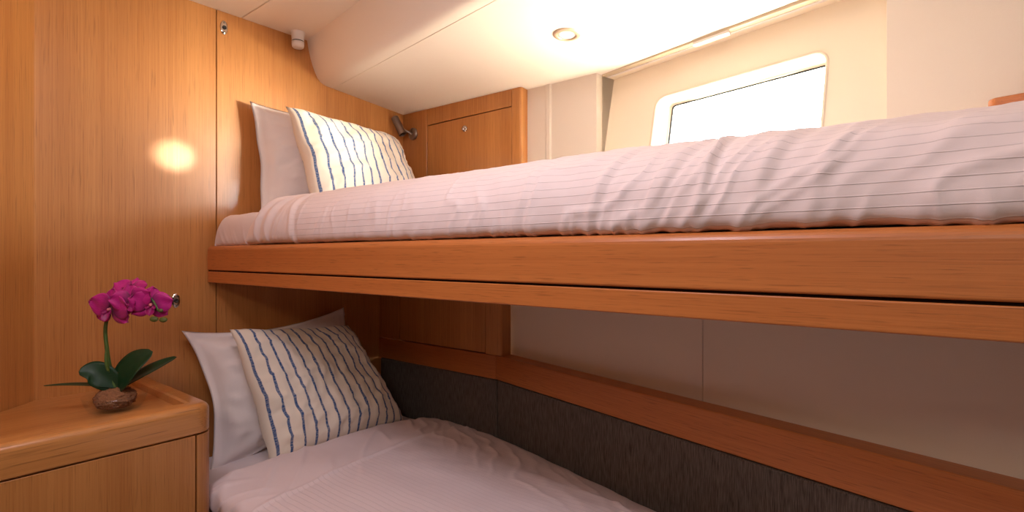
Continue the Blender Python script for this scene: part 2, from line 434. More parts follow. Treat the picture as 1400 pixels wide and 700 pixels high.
for i in range(N): bm.faces.new((a[i], b[i], b[(i+1) % N], a[(i+1) % N]))
struct('window_pane', bm, M['pane'], win)
# bright rounded left edge of the recess and the head lip above it
bm = prism([H(.266, .262), H(.276, .262), H(.278, .266), H(.278, .40), H(.266, .40)], -.05, .655, .001, 2)
struct('trim_1', bm, M['gel'])
bm = bmesh.new()
prism([H(.276, .306), H(2.22, .306), H(2.22, .42), H(.276, .42)], .6515, .72, .001, 1, bm)
struct('trim_2', bm, M['gel'])
# panel on the near side of the recess
bm = prism([H(1.158, .262), H(1.166, .262), H(1.273, .262), H(2.22, .222), H(2.22, .40), H(1.158, .40)], -.05, .70, .001, 2)
struct('trim_3', bm, M['liner'])
# lower hull liner above the wooden ledge (a seam between its two panels)
bm = bmesh.new()
prism([H(-.04, .060), H(.8175, .060), H(.8175, .09), H(-.04, .09)], -.40, .0, .0012, 1, bm)
prism([H(.8190, .060), H(2.19, .060), H(2.19, .09), H(.8190, .09)], -.40, .0, .0012, 1, bm)
prism([H(-.04, .088), H(2.19, .088), H(2.19, .10), H(-.04, .10)], -.40, .0, 0, 1, bm)
struct('wall_hull_lower', bm, M['liner'])
# outer skin of the hull behind everything below the window and behind the lockers
bm = prism([H(-.05, .42), H(2.22, .42), H(2.22, .45), H(-.05, .45)], .70, .95)
struct('wall_hull_top', bm, M['liner'])
bm = box(WX, -1.20, 1.77, 1.79, ZF, .95); struct('wall_far', bm, M['gap'])
bm = prism([H(-.02, .13), H(2.22, .13), H(2.22, .16), H(-.02, .16)], ZF, -.02); struct('wall_hull_base', bm, M['gap'])

# roller-blind cassette along the window head
t = thing('roller_blind', 'beige roller blind cassette running along the head of the cabin window recess', 'blind', H(.75, .28, .648))
bm = prism([H(.281, .265), H(2.16, .265), H(2.16, .2885), H(.281, .2885)], .650, .682, .001, 1); obj('cassette', bm, M['blind'], t)
bm = prism([H(.281, .291), H(2.16, .291), H(2.16, .3035), H(.281, .3035)], .6495, .68, .001, 1); obj('bottom_bar', bm, M['white_pl'], t)
bm = prism([H(.655, .262), H(.765, .262), H(.772, .268), H(.765, .286), H(.655, .286), H(.648, .280)], .641, .650, .002, 2); obj('pull_tab', bm, M['white_pl'], t, 'white pull tab on the cassette')

# ------------------------------------------------------------------ lockers at the head end
def locker_upper():
    Y = 1.6276
    t = thing('locker', 'oak locker with a square push-knob door above the upper bunk pillows', 'locker', (-1.62, Y+.06, .0))
    zt = lambda x: under_z(x, Y)-.0005
    def panel(name, x0, x1, z0, z1, mat, y0=Y, th=.018, par=t, sl=True):
        b = bmesh.new(); box(x0, x1, y0, y0+th, z0, z1, .0008, 1, b)
        if z1 > .64:
            for v in b.verts:
                if v.co.z > z1-.01: v.co.z += zt(v.co.x)-.66
        return obj(name, b, mat, par)
    panel('side_stile', WX+.001, -1.8080, .0, .66, M['wood_v'])
    panel('top_rail', -1.8045, -1.3118, .597, .66, M['wood_v'])
    dr = panel('door', -1.8045, -1.3118, .03, .5930, M['wood_v'], Y+.0015)
    b = lathe([(.0, .0), (.0125, 0), (.0135, .003), (.0135, .006), (.011, .0085), (.0, .009)], (-1.5655, Y+.0012, .5444), (0, -1, 0), 28); obj('latch_ring', b, M['chrome'], dr, smooth=True)
    b = lathe([(.0, .0), (.006, 0), (.0065, .006), (.005, .009), (0, .0095)], (-1.5655, Y-.0075, .5405), (0, -1, 0), 20); obj('latch_button', b, M['chrome'], dr, smooth=True)
    obj('gap_backing', box(-1.81, -1.305, Y+.018, Y+.03, .0, .655), M['gap'], t)
    b = prism([(-1.3082, Y-.001), (-1.270, Y-.001), (-1.263, Y+.002), (-1.260, Y+.010), (-1.260, Y+.06), (-1.3082, Y+.06)], .0, .6605, .0006, 1)
    for v in b.verts:
        if v.co.z > .64: v.co.z += under_z(v.co.x, v.co.y)-.661
    obj('corner_post', b, M['wood_v'], t)
    return t
locker_upper()
def locker_lower():
    Y = 1.4921
    t = thing('locker', 'shadowed oak locker with a flush door behind the lower bunk pillows', 'locker', (-1.62, Y+.05, -.4595))
    obj('side_stile', box(WX+.001, -1.8380, Y, Y+.018, -.368, .0, .0008, 1), M['wood_v'], t)
    obj('door', box(-1.8345, -1.3305, Y+.001, Y+.019, -.3675, .0, .0008, 1), M['wood_v'], t)
    obj('gap_backing', box(-1.84, -1.32, Y+.02, Y+.03, -.45, .0), M['gap'], t)
    obj('corner_post', prism([(-1.3272, Y-.001), (-1.252, Y-.001), (-1.2475, Y+.003), (-1.2475, Y+.052), (-1.3272, Y+.052)], -.3705, .0, .0006, 1), M['wood_v'], t)
    obj('bottom_rail', prism([(WX+.001, Y-.004), (HO[0]-.001, Y-.004), (HO[0]-.001+HN[0]*.058, Y-.004+HN[1]*.058), (WX+.001, Y+.054)], -.4595, -.3712, .0015, 2), M['wood_x'], t)
locker_lower()
# wooden ledge along the hull
bm = prism([H(.0, -.004), H(2.19, -.004), H(2.19, .0595), H(0, .0595)], -.4595, -.3712, .003, 3)
def unrot(o):          # grain runs along the board: turn the mesh square and the object back
    o.data.transform(Matrix.Rotation(HB, 4, 'Z')); o.rotation_euler.z = -HB; return o
tag(unrot(obj('ledge', bm, M['wood_x'])), 'long oak ledge running along the hull beside the lower bunk', 'ledge')
# padded panels below it
b = bmesh.new(); box(WX+.002, HO[0]-.0035, 1.495, 1.53, -1.148, -.4640, .006, 3, b)
tag(obj('padded_panel', b, M['uphol'], smooth=False), 'short dark grey upholstered panel below the shadowed locker', 'upholstered panel', 'padded panels round the lower bunk')
b = prism([H(.0015, .001), H(2.19, .001), H(2.19, .035), H(.0015, .035)], -1.148, -.4640, .006, 3)
tag(obj('padded_panel', b, M['uphol']), 'long grey upholstered panel below the ledge along the hull', 'upholstered panel', 'padded panels round the lower bunk')
# wooden end piece seen over the far end of the upper duvet
b = prism([H(1.345, .190), H(1.355, .180), H(1.78, .180), H(1.78, .2375), H(1.345, .2375)], .252, .300, .006, 3)
tag(obj('shelf', b, M['wood_x']), 'small oak shelf edge just showing over the near end of the upper duvet', 'shelf')

# ------------------------------------------------------------------ upper bunk
t = thing('bunk_bed', 'oak upper bunk frame with a thick rounded front rail and slim lower rail', 'bunk', (-.6, 1.1, -.0915))
YR = .76; XE = XR-.002
def railprof(z0, z1, y0, th, r0, r1):
    p = []
    for k in range(7):
        a = R(90*k/6); p.append((y0+r1-r1*math.sin(a), z1-r1+r1*math.cos(a)))
    for k in range(5):
        a = R(90*k/4); p.append((y0+r0-r0*math.cos(a), z0+r0-r0*math.sin(a)))
    return p[::1]+[(y0+th, z0), (y0+th, z1)]
def along_x(prof, x0, x1, ins=.004):
    def f(x, k):
        return lambda a, b: (x, a+k, b)
    return extrude_profile(prof, [f(x0, ins), f(x0+.003, .0012), f(x0+.008, 0), f(x1, 0)])
obj('front_rail', along_x(railprof(-.0490, .0345, YR, .045, .004, .016), WX+.002, XE), M['wood_x'], t, smooth=False)
obj('lower_rail', along_x(railprof(-.0915, -.0530, YR+.001, .03, .003, .002), WX+.002, XE), M['wood_x'], t)
obj('rail_gap', box(WX+.002, XE, YR+.006, YR+.03, -.0535, -.0485), M['gap'], t)
b = prism([(WX+.002, YR+.0455), (XE, YR+.0455), (XE, 1.30), (-1.235, 1.655), (-1.235, 1.622), (WX+.002, 1.622)], -.0, .02)
for v in b.verts:
    v.co.z += .012
obj('mattress_board', b, M['wood_v'], t)
b = prism([(WX+.002, YR+.0455), (XE, YR+.0455), (XE, H(2.19, .055)[1]-.02), H(-.02, .052), (-1.25, 1.488), (WX+.002, 1.488)], -.035, -.004)
obj('bunk_underside', b, M['liner'], t)

# ------------------------------------------------------------------ bedding
def fbm(x, y, z, o=3): return noise.fractal(Vector((x, y, z)), .9, 2.1, o, noise_basis='PERLIN_ORIGINAL')
def ridged(x, y, z): return 1-min(1, abs(noise.noise(Vector((x, y, z))))*2.6)

def duvet(name, x0, x1, prof, zb, nx, nt, mat, R0, disp, label, catg, x1round=.06, x0inset=0):
    """soft quilt: closed loft along x; prof(x)->control points (y,z) front-bottom over the top to back-bottom"""
    bm = bmesh.new(); uvl = bm.loops.layers.uv.new('UVMap'); cols = []; UV = {}
    for i in range(nx+1):
        # denser rings at the near-wall end
        q = i/nx; x = x0+(x1-x0)*(q**1.15)
        pts = cat([(0, p[0], p[1]) for p in prof(x)], 12)
        L = [0]
        for a, b in zip(pts, pts[1:]): L.append(L[-1]+(b-a).length)
        d = x-x0; k = math.sqrt(max(0, 1-(1-min(1, d/R0))**2)); d2 = x1-x; k *= math.sqrt(max(0, 1-(1-min(1, d2/x1round))**2))
        col = []; j0 = 0
        for j in range(nt+1):
            w = L[-1]*j/nt
            while j0 < len(L)-2 and L[j0+1] < w: j0 += 1
            f = (w-L[j0])/max(1e-9, L[j0+1]-L[j0]); p = pts[j0].lerp(pts[j0+1], f); tg = (pts[j0+1]-pts[j0]).normalized()
            nrm = Vector((0, -tg.z, tg.y))
            dd, dx = disp(x, w, L[-1])
            e = min(1, w/.02, (L[-1]-w)/.02)
            y = p.y+nrm.y*dd*e*k; z = p.z+nrm.z*dd*e*k
            z = zb+(z-zb)*k
            v = bm.verts.new((x+dx*k, y, z)); UV[v] = (x, w); col.append(v)
        cols.append(col)
    for c0, c1 in zip(cols, cols[1:]):
        for j in range(nt):
            bm.faces.new((c0[j], c0[j+1], c1[j+1], c1[j]))
        bm.faces.new((c0[nt], c0[0], c1[0], c1[nt]))
    bm.faces.new([v for v in cols[0]]); bm.faces.new([v for v in cols[-1]][::-1])
    for f in bm.faces:
        for l in f.loops: l[uvl].uv = UV[l.vert]
    o = obj(name, bm, mat, smooth=True)
    return tag(o, label, catg)

def hull_y(x, n): return HO[1]+(n-HN[0]*(x-HO[0]))/HN[1] if x > HO[0] else 1.62
def up_disp(x, w, L):
    front = max(0, 1-abs(w-.10)/.17); act = .45+.55*min(1, max(0, (x+1.1)/.6))
    if x > .05: act *= .75
    a = x*17-w*8+1.8*fbm(x*3, w*4, 1.3)
    r1 = ridged(a, w*2.4, 2.2)**3
    r2 = ridged(x*30-w*9+3*fbm(x*2, w*3, 5), w*4.0, 7.7)**2
    low = max(0, 1-w/.085)
    d = front*act*(.0060*r1)+(.22+1.3*low)*act*.0036*r2*(1 if w < .3 else .4)
    d += .0045*fbm(x*4, w*5, 0)+.0018*fbm(x*14, w*12, 3)
    # a few long pulled folds
    for fx, sl, am, wd in ((-.33, .35, .006, .011), (-.262, .10, .007, .008), (-.44, .30, .005, .010), (-.19, .32, .005, .012), (-.12, .35, .004, .012), (-.60, .30, .004, .012), (-1.62, .22, .008, .014), (-1.55, .3, .006, .012), (-1.42, -.2, .005, .012)):
        q = (x-fx-sl*(w-.08)+.01*fbm(w*9, fx*7, 2))/wd
        d += am*math.exp(-q*q)*max(0, math.sin(min(1, max(0, (w+.01)/.26))*math.pi))
        q2 = (x-fx-sl*(w-.08)-wd*1.7)/wd
        d -= .55*am*math.exp(-q2*q2)*max(0, math.sin(min(1, max(0, w/.26))*math.pi))
    return d, 0
def up_prof(x):
    yb = (hull_y(x, .255) if x > -.95 else 1.60)-.03
    t0 = .012*min(1, max(0, (x+.35)/.4))
    return [(.800, .0385), (.782, .0395), (.768, .050), (.765, .080), (.771, .115), (.792, .150), (.832, .180-t0), (.90, .198-t0), (1.02, .205-t0), (1.20, .200-t0), (yb-.10, .193-t0), (yb-.02, .165), (yb, .10), (yb-.04, .042)]
duvet('duvet', -1.69, .60, up_prof, .040, 620, 150, M['duvet_up'], .075, up_disp, 'plump white pinstriped duvet covering the upper bunk mattress', 'duvet')
# upper mattress in its fitted sheet: shows beyond the head end of the duvet
def sheet_disp(x, w, L):
    return .0022*fbm(x*9, w*7, 4)+.0035*ridged(x*22+w*9, w*6, 8)**3*max(0, 1-w/.12), 0
def mat_up(x): return [(.815, .0350), (.786, .038), (.779, .07), (.782, .112), (.800, .136), (.85, .144), (1.1, .145), (1.50, .144), (1.575, .13), (1.59, .08), (1.57, .035)]
duvet('mattress', -1.955, -1.655, mat_up, .0350, 90, 110, M['sheet'], .05, sheet_disp, 'end of the upper bunk mattress in a white fitted sheet', 'mattress', .02)

# lower bunk: base, mattress in its sheet, duvet
b = prism([(WX+.002, .60), (XE, .60), (XE, .98), H(.0, -.01), (WX+.002, 1.482)], ZF+.001, -.81, .004, 2)
tag(obj('plinth', b, M['wood_v']), 'oak plinth under the lower bunk mattress', 'plinth')
def lomat(x): 
    yb = min(1.486, hull_y(x, -.012)) if x > HO[0] else 1.486
    return [(.66, -.809), (.625, -.80), (.607, -.76), (.609, -.715), (.628, -.690), (.68, -.681), (1.0, -.678), (yb-.09, -.679), (yb-.02, -.69), (yb-.003, -.74), (yb-.03, -.809)]
duvet('mattress', -1.955, .80, lomat, -.809, 260, 110, M['sheet'], .045, sheet_disp, 'lower bunk mattress in a white fitted sheet under the duvet', 'mattress', .03)
def lo_disp(x, w, L):
    d = .006*fbm(x*3, w*3.5, 20)+.0022*fbm(x*9, w*9, 23)
    # folds fanning from the turned-down edge
    hd = max(0, 1-(x+1.62)/.45)
    d += .011*hd*ridged(w*9+x*7, x*2.2, 31)**3
    # edge folds near the hull and near the front
    eh = max(0, 1-abs(L-.17-w)/.16)
    d += .012*eh*ridged(x*9+w*10+1.2*fbm(x*3, w*3, 2), w*2, 41)**2
    ef = max(0, 1-abs(w-.11)/.13)
    d += .006*ef*ridged(x*16-w*12, w*3, 51)**3
    # stitched border line of the cover
    q = (x+1.325-.02*math.sin(w*5))/.008
    d += .005*math.exp(-q*q)
    return d, 0
def lo_prof(x):
    yb = (hull_y(x, -.018) if x > HO[0] else 1.474)
    return [(.66, -.672), (.640, -.700), (.618, -.705), (.598, -.675), (.604, -.640), (.640, -.622), (.72, -.612), (.95, -.600), (1.15, -.604), (yb-.16, -.622), (yb-.06, -.640), (yb-.018, -.657), (yb-.03, -.673)]
duvet('duvet', -1.60, .79, lo_prof, -.674, 420, 190, M['duvet_lo'], .07, lo_disp, 'white duvet spread over the lower bunk with a plain turned border', 'duvet', .03)

def pillow(name, corners, th, mat, label, catg, group, flange=0, seed=0, n=56, concave=.05, wr=.006, nside=1, slump=0, folds=()):
    """corners TL,TR,BR,BL (absolute); th: half thickness; closed puffy cloth body with UV 0..1"""
    TL, TR, BR, BL = [Vector(c) for c in corners]
    up = ((TR-TL)+(BR-BL)).normalized(); dn = ((BL-TL)+(BR-TR)).normalized(); nr = up.cross(dn).normalized()*nside
    bm = bmesh.new(); uvl = bm.loops.layers.uv.new('UVMap'); UV = {}
    def pos(u, v, side):
        # u,v in 0..1 ; the outline sags in between the corners
        a, b = u*2-1, v*2-1
        ia = concave*(1-b*b); ib = concave*(1-a*a)
        uu = .5+.5*a*(1-ia*abs(a)**2); vv = .5+.5*b*(1-ib*abs(b)**2)
        p = TL.lerp(TR, uu).lerp(BL.lerp(BR, uu), vv)
        fl = flange
        ea = max(0, 1-abs(a)/(1-fl)) if abs(a) < 1-fl else 0
        eb = max(0, 1-abs(b)/(1-fl)) if abs(b) < 1-fl else 0
        A = min(1, abs(a)/(1-fl)); B = min(1, abs(b)/(1-fl))
        puff = ((1-A**2.6)*(1-B**2.6))**.55 if A < 1 and B < 1 else 0
        sl = 1+slump*b*.5
        w = fbm(a*2.2+seed, b*2.2, seed*1.7+side)*wr*1.6+fbm(a*6+seed, b*5, seed+3+side)*wr*.5
        edge = (1-(1-max(A, B))**.5 if max(A, B) < 1 else 1)
        pk = ridged(a*5+seed+b*2, b*4-a, seed*2.1)**3*wr*1.3*min(1, puff*2)*max(0, 1-puff*.55)
        d = th*puff*sl+(w+pk)*min(1, puff*1.6)
        if fl and puff == 0: d += 0
        wav = math.sin(a*9+seed)*.004*(abs(b) > .85)+math.sin(b*8+seed*2)*.004*(abs(a) > .85)
        for (fa, fb, da, db, wd, am) in folds:     # straight crease from (fa,fb) along (da,db)
            px, py = a-fa, b-fb; ln = math.hypot(da, db); tt = (px*da+py*db)/(ln*ln); dist = (px*db-py*da)/ln
            if side > 0 and -.05 < tt < 1.05: d -= am*math.exp(-(dist/wd)**2)*math.sin(math.pi*min(1, max(0, tt)))
        return p+nr*(side*max(d, .0012)+wav)
    grids = {}
    for side in (1, -1):
        for i in range(n+1):
            for j in range(n+1):
                if side == -1 and (i in (0, n) or j in (0, n)): grids[(side, i, j)] = grids[(1, i, j)]; continue
                v = bm.verts.new(pos(i/n, j/n, side)); UV[v] = (i/n, j/n); grids[(side, i, j)] = v
        for i in range(n):
            for j in range(n):
                q = [grids[(side, i, j)], grids[(side, i+1, j)], grids[(side, i+1, j+1)], grids[(side, i, j+1)]]
                bm.faces.new(q if side == 1 else q[::-1])
    for f in bm.faces:
        for l in f.loops: l[uvl].uv = UV[l.vert]
    o = obj(name, bm, mat, smooth=True)
    return tag(o, label, catg, group)

# lower bunk
pillow('pillow', [(-1.925, .665, -.245), (-1.93, 1.275, -.215), (-1.85, 1.44, -.63), (-1.79, .685, -.725)], .085, M['pillowcase'],
       'white flanged pillow leaning on the wall behind the striped cushion of the lower bunk', 'pillow', None, flange=.10, seed=2.3, concave=.17, wr=.008,
       folds=((-.95, -.12, .8, .08, .045, .012), (-.9, .12, .6, .10, .05, .008), (-.8, -.75, .35, .5, .06, .010), (-.8, .9, .5, -.35, .06, .010)))
pillow('cushion', [(-1.775, .755, -.235), (-1.80, 1.215, -.270), (-1.585, 1.315, -.632), (-1.60, .80, -.655)], .092, M['cushion'],
       'cream cushion with blue stripes propped up on the lower bunk', 'cushion', 'blue striped cushions', flange=.0, seed=5.1, concave=.04, wr=.010, slump=.4,
       folds=((.55, .55, .5, -.25, .06, .015), (-1, .78, .4, -.1, .05, .012), (.35, .95, .4, -.4, .05, .012)))
# upper bunk
pillow('pillow', [(-1.925, .885, .560), (-1.935, 1.50, .55), (-1.90, 1.52, .16), (-1.87, .895, .130)], .095, M['pillowcase'],
       'white pillow standing against the wall behind the striped cushion of the upper bunk', 'pillow', None, flange=.05, seed=8.4, concave=.06, wr=.008,
       folds=((-.82, -.85, .12, 1.5, .05, .012), (-.9, -.5, .5, -.3, .06, .010), (-.7, .4, .4, -.5, .06, .009)))
pillow('cushion', [(-1.80, .955, .535), (-1.83, 1.47, .520), (-1.70, 1.54, .150), (-1.66, .98, .150)], .088, M['cushion'],
       'cream cushion with blue stripes propped up on the upper bunk', 'cushion', 'blue striped cushions', flange=.0, seed=11.7, concave=.06, wr=.007,
       folds=((-.95, -.1, .5, -.5, .07, .016), (-.9, .35, .4, -.45, .06, .012)))

# ------------------------------------------------------------------ bedside cabinet
XF, YE, ZR, ZS, ZTB = -1.480, .590, -.385, -.406, -.459
t = thing('bedside_cabinet', 'varnished oak bedside cabinet with a rounded fiddle rim in the corner', 'cabinet', (-1.70, .30, ZF))
YS = -.165
cx = lambda y: WX+.3105-y      # x of the 45 degree wall at y
def rounded_corner(x, y, r, n=8):   # outer corner towards +x,+y, going from the front face to the side
    return [(x-r+r*math.cos(R(a)), y-r+r*math.sin(R(a))) for a in [90*k/n for k in range(n+1)]]
# rim: L-shaped bullnose bar swept front -> rounded corner -> wall
rc = .045
path = [(XF, YS)]+[(XF, YS+(YE-rc-YS)*k/6) for k in range(1, 6)]+rounded_corner(XF, YE, rc, 10)+[(WX+.0015, YE)]
def sweep(path, prof):
    """prof (inset, z): inset measured inwards from the outer path"""
    bm = bmesh.new(); rings = []
    P = [Vector((p[0], p[1])) for p in path]
    for i, p in enumerate(P):
        d0 = (P[i]-P[i-1]).normalized() if i else (P[1]-P[0]).normalized(); d1 = (P[i+1]-P[i]).normalized() if i < len(P)-1 else d0
        d = (d0+d1).normalized(); nn = Vector((-d.y, d.x))
        rings.append([(p+nn*a, b) for a, b in prof])
    vs = [[bm.verts.new((q[0].x, q[0].y, q[1])) for q in r] for r in rings]
    n = len(prof)
    for r0, r1 in zip(vs, vs[1:]):
        for i in range(n): bm.faces.new((r0[i], r0[(i+1) % n], r1[(i+1) % n], r1[i]))
    bm.faces.new(vs[0][::-1]); bm.faces.new(vs[-1]); return bm
ro = .020
front = [(.052, ZTB), (.003, ZTB), (.0, ZTB+.003)]+[(ro-ro*math.cos(R(a)), ZR-ro+ro*math.sin(R(a))) for a in range(0, 91, 10)]+[(.044, ZR), (.050, ZR-.004), (.052, ZR-.010)]
bm = sweep(path, front)
# the front bar is broader than the side bar
for v in bm.verts:
    if v.co.y < YE-.05 and v.co.x < XF-.04: v.co.x -= .026
rim = obj('rim', bm, M['wood_y'], t, smooth=True); rim.data.set_sharp_from_angle(angle=R(28))
tp = prism([(XF-.02, YS), (XF-.02, YE-.02), (WX+.0015, YE-.02), (WX+.0015, .3125), (cx(YS)+.003 if cx(YS) < XF-.03 else XF-.03, max(YS, WX+.3105-(XF-.03)+.004))], ZTB+.005, ZS)
obj('table_top', tp, M['wood_y'], t)
obj('door', box(XF-.022, XF-.003, -.155, .5445, ZF+.08, ZTB-.0035, .001, 1), M['wood_v'], t)
rcp = [(XF-.001-.04+.04*math.cos(R(a)), YE-.001-.04+.04*math.sin(R(a))) for a in range(0, 91, 10)]
obj('corner_post', prism([(XF-.001, .5475)]+rcp+[(XF-.08, YE-.001), (XF-.08, .5475)], ZF+.001, ZTB-.0035, .0006, 1), M['wood_v'], t)
obj('carcass', prism([(XF-.024, -.145), (XF-.024, .546), (XF-.083, .546), (XF-.083, YE-.003), (WX+.004, YE-.003), (WX+.004, .316), (XF-.060, -.105)], ZF+.001, ZTB-.0008), M['gap'], t)

# ------------------------------------------------------------------ orchid
OX, OY, OZ = -1.685, .4255, ZS
FW = Vector((math.cos(R(128.8)), math.sin(R(128.8)), 0)); RT = Vector((math.sin(R(128.8)), -math.cos(R(128.8)), 0)); UPV = Vector((0, 0, 1))
O0 = Vector((OX, OY, OZ))
def P(a, h, d=0): return O0+RT*a+UPV*h+FW*d      # a: to the side, h: up, d: away
t = thing('orchid', 'magenta artificial orchid with dark green leaves on the bedside cabinet', 'plant', (OX, OY, OZ))
# clear saucer-like pot round the root ball
b = lathe([(.0, .0005), (.050, .0005), (.058, .004), (.066, .020), (.072, .042), (.0705, .042), (.0645, .021), (.0565, .0065), (.049, .0030), (0, .0030)], O0, n=48)
obj('clear_pot', b, M['clear'], t, 'clear plastic pot', smooth=True)
# root ball
b = bmesh.new(); bmesh.ops.create_icosphere(b, subdivisions=5, radius=1)
for v in b.verts:
    c = v.co.copy(); k = 1+.09*fbm(c.x*2, c.y*2, c.z*2+4)+.05*fbm(c.x*7, c.y*7, c.z*7)+.07*fbm(c.x*16, c.y*16, c.z*16)+.04*fbm(c.x*40, c.y*40, c.z*40)
    z = c.z*k; z = max(z, -.78)
    v.co = O0+Vector((c.x*k*.050, c.y*k*.046, .0315+z*.0285))
obj('root_ball', b, M['moss'], t, smooth=True)
# leaves
def leaf(pts, wid, nrm, name='leaf', mat='leaf', fold=.25, n=26, m=8, th=.0016, tip=.9):
    sp = cat(pts, n//(len(pts)-1)+1); b = bmesh.new(); uvl = b.loops.layers.uv.new('UVMap'); top = []; bot = []; UV = {}
    K = len(sp)-1; nrm = Vector(nrm).normalized()
    for i, p in enumerate(sp):
        q = i/K; d = (sp[min(i+1, K)]-sp[max(i-1, 0)]).normalized(); s = d.cross(nrm).normalized(); nn = s.cross(d).normalized()
        w = wid*(math.sin(math.pi*min(1, (q*.93+.05))**tip)**.62)*(1 if q < .999 else .02)
        r0, r1 = [], []
        for j in range(m+1):
            c = j/m*2-1
            off = s*w*c+nn*(abs(c)**1.3*fold*w)
            a = b.verts.new(p+off+nn*th*.5*(1-abs(c)**4)); e = b.verts.new(p+off-nn*th*.5)
            UV[a] = UV[e] = (q, j/m); r0.append(a); r1.append(e)
        top.append(r0); bot.append(r1)
    for i in range(K):
        for j in range(m):
            b.faces.new((top[i][j], top[i][j+1], top[i+1][j+1], top[i+1][j])); b.faces.new((bot[i][j+1], bot[i][j], bot[i+1][j], bot[i+1][j+1]))
        b.faces.new((top[i][0], top[i+1][0], bot[i+1][0], bot[i][0])); b.faces.new((top[i+1][m], top[i][m], bot[i][m], bot[i+1][m]))
    b.faces.new([*top[0]]+[*bot[0]][::-1]); b.faces.new([*top[-1]][::-1]+[*bot[-1]])
    for f in b.faces:
        for l in f.loops: l[uvl].uv = UV[l.vert]
    return obj(name, b, M[mat], t, smooth=True)
leaf([P(.006, .058), P(-.045, .070, -.02), P(-.095, .075, -.035), P(-.145, .076, -.05)], .017, (0, 0, 1), fold=.15)
leaf([P(.006, .058), P(-.018, .085, -.01), P(-.042, .105, -.02), P(-.068, .108, -.035)], .031, -FW*.9+UPV*.55+RT*.1)
leaf([P(.008, .058), P(.028, .088, -.005), P(.055, .125, .0), P(.092, .152, .01)], .038, -FW*.9+UPV*.25-RT*.35)
leaf([P(.008, .058, .01), P(.050, .085, .02), P(.090, .108, .035), P(.130, .130, .05)], .023, -FW*.6+UPV*.65-RT*.35)
# stem arching up and over
stem = cat([P(.0, .055), P(-.012, .10), P(-.022, .16), P(-.028, .225, .004), P(-.010, .290, .012), P(.030, .320, .014), P(.070, .318, .006), P(.100, .290, -.002), P(.116, .262, -.004)], 8)
obj('stem', tube(stem, lambda q: .0056*(1-.60*q), 10), M['stem'], t, smooth=True)
sh = leaf([P(-.012, .100, -.006), P(-.014, .13, -.008), P(-.019, .168, -.005)], .006, -FW, 'stem_sheath', 'stem', .6)
for (a, h, d, r) in ((.105, .240, -.004, .0075), (.128, .238, -.002, .0070), (.119, .262, 0, .005)):
    b = bmesh.new(); bmesh.ops.create_icosphere(b, subdivisions=3, radius=1)
    c = P(a, h, d)
    for v in b.verts: v.co = c+Vector((v.co.x*r, v.co.y*r, v.co.z*r*1.0))+RT*v.co.dot(RT)*r*.45
    obj('bud', b, M['bud'], t, smooth=True)
    
def flower(c, face, upd, R_, seed=0):
    """phalaenopsis bloom: three sepals behind, two broad round petals, ruffled lip and column"""
    c = Vector(c); w = Vector(face).normalized(); u = Vector(upd); u = (u-w*u.dot(w)).normalized(); s = u.cross(w).normalized()
    root = None
    def petal(ang, ln, wd, back, cup, rnd, name, mat='petal', parent=None, m=12, K=14, z0=0):
        b = bmesh.new(); uvl = b.loops.layers.uv.new('UVMap'); UV = {}; g = []; gb = []
        dr = s*math.cos(ang)+u*math.sin(ang); sd = w.cross(dr)
        for i in range(K+1):
            q = i/K; wq = wd*(math.sin(math.pi*(q**rnd)*.96+.03))**.55 if q < 1 else wd*.12
            row, rb = [], []
            for j in range(m+1):
                e = j/m*2-1
                ln2 = ln*(1-.10*e*e*q)
                p = c+dr*(.004+ln2*q)+sd*wq*e+w*(z0+back*q*q*ln+cup*(e*e)*wq+.05*ln*math.sin(e*5+seed+q*4)*q)
                a = b.verts.new(p+w*.0006); z = b.verts.new(p-w*.0006); UV[a] = UV[z] = (q, j/m); row.append(a); rb.append(z)
            g.append(row); gb.append(rb)
        for i in range(K):
            for j in range(m):
                b.faces.new((g[i][j], g[i+1][j], g[i+1][j+1], g[i][j+1])); b.faces.new((gb[i][j], gb[i][j+1], gb[i+1][j+1], gb[i+1][j]))
            b.faces.new((g[i][0], gb[i][0], gb[i+1][0], g[i+1][0])); b.faces.new((g[i][m], g[i+1][m], gb[i+1][m], gb[i][m]))
        b.faces.new(g[0]+gb[0][::-1]); b.faces.new(g[-1][::-1]+gb[-1])
        for f in b.faces:
            for l in f.loops: l[uvl].uv = UV[l.vert]
        return obj(name, b, M[mat], parent, smooth=True)
    core = lathe([(0, -.004), (.0035, -.003), (.0045, .002), (.0040, .007), (.0022, .0095), (0, .010)], c, w, 14)
    core_o = obj('flower', core, M['lipy'], t, 'magenta bloom', smooth=True)
    for a in (90, 215, 325): petal(R(a), R_*.98, R_*.42, -.12, -.15, 1.05, 'sepal', parent=core_o, z0=-.0015)
    for a in (18, 162): petal(R(a), R_*1.05, R_*.62, .10, -.10, .80, 'petal', parent=core_o, z0=.0012)
    petal(R(270), R_*.50, R_*.22, .55, .9, .9, 'lip', 'lip', core_o, z0=.003)
    petal(R(330), R_*.22, R_*.11, .9, .6, .9, 'lip', 'lip', core_o, z0=.004); petal(R(210), R_*.22, R_*.11, .9, .6, .9, 'lip', 'lip', core_o, z0=.004)
    return core_o
F_ = -FW
flower(P(.004, .268, -.022), F_*1+RT*-.12+UPV*-.10, UPV+RT*.12, .052, 1)
flower(P(.058, .288, -.020), F_*1+RT*.30+UPV*-.05, UPV-RT*.20, .044, 2)
flower(P(.096, .278, -.004), F_*.9+RT*.55+UPV*-.1, UPV+RT*.1, .046, 3)
flower(P(.034, .318, .004), F_*.9+RT*.05+UPV*.75, UPV+FW*.9, .040, 4)

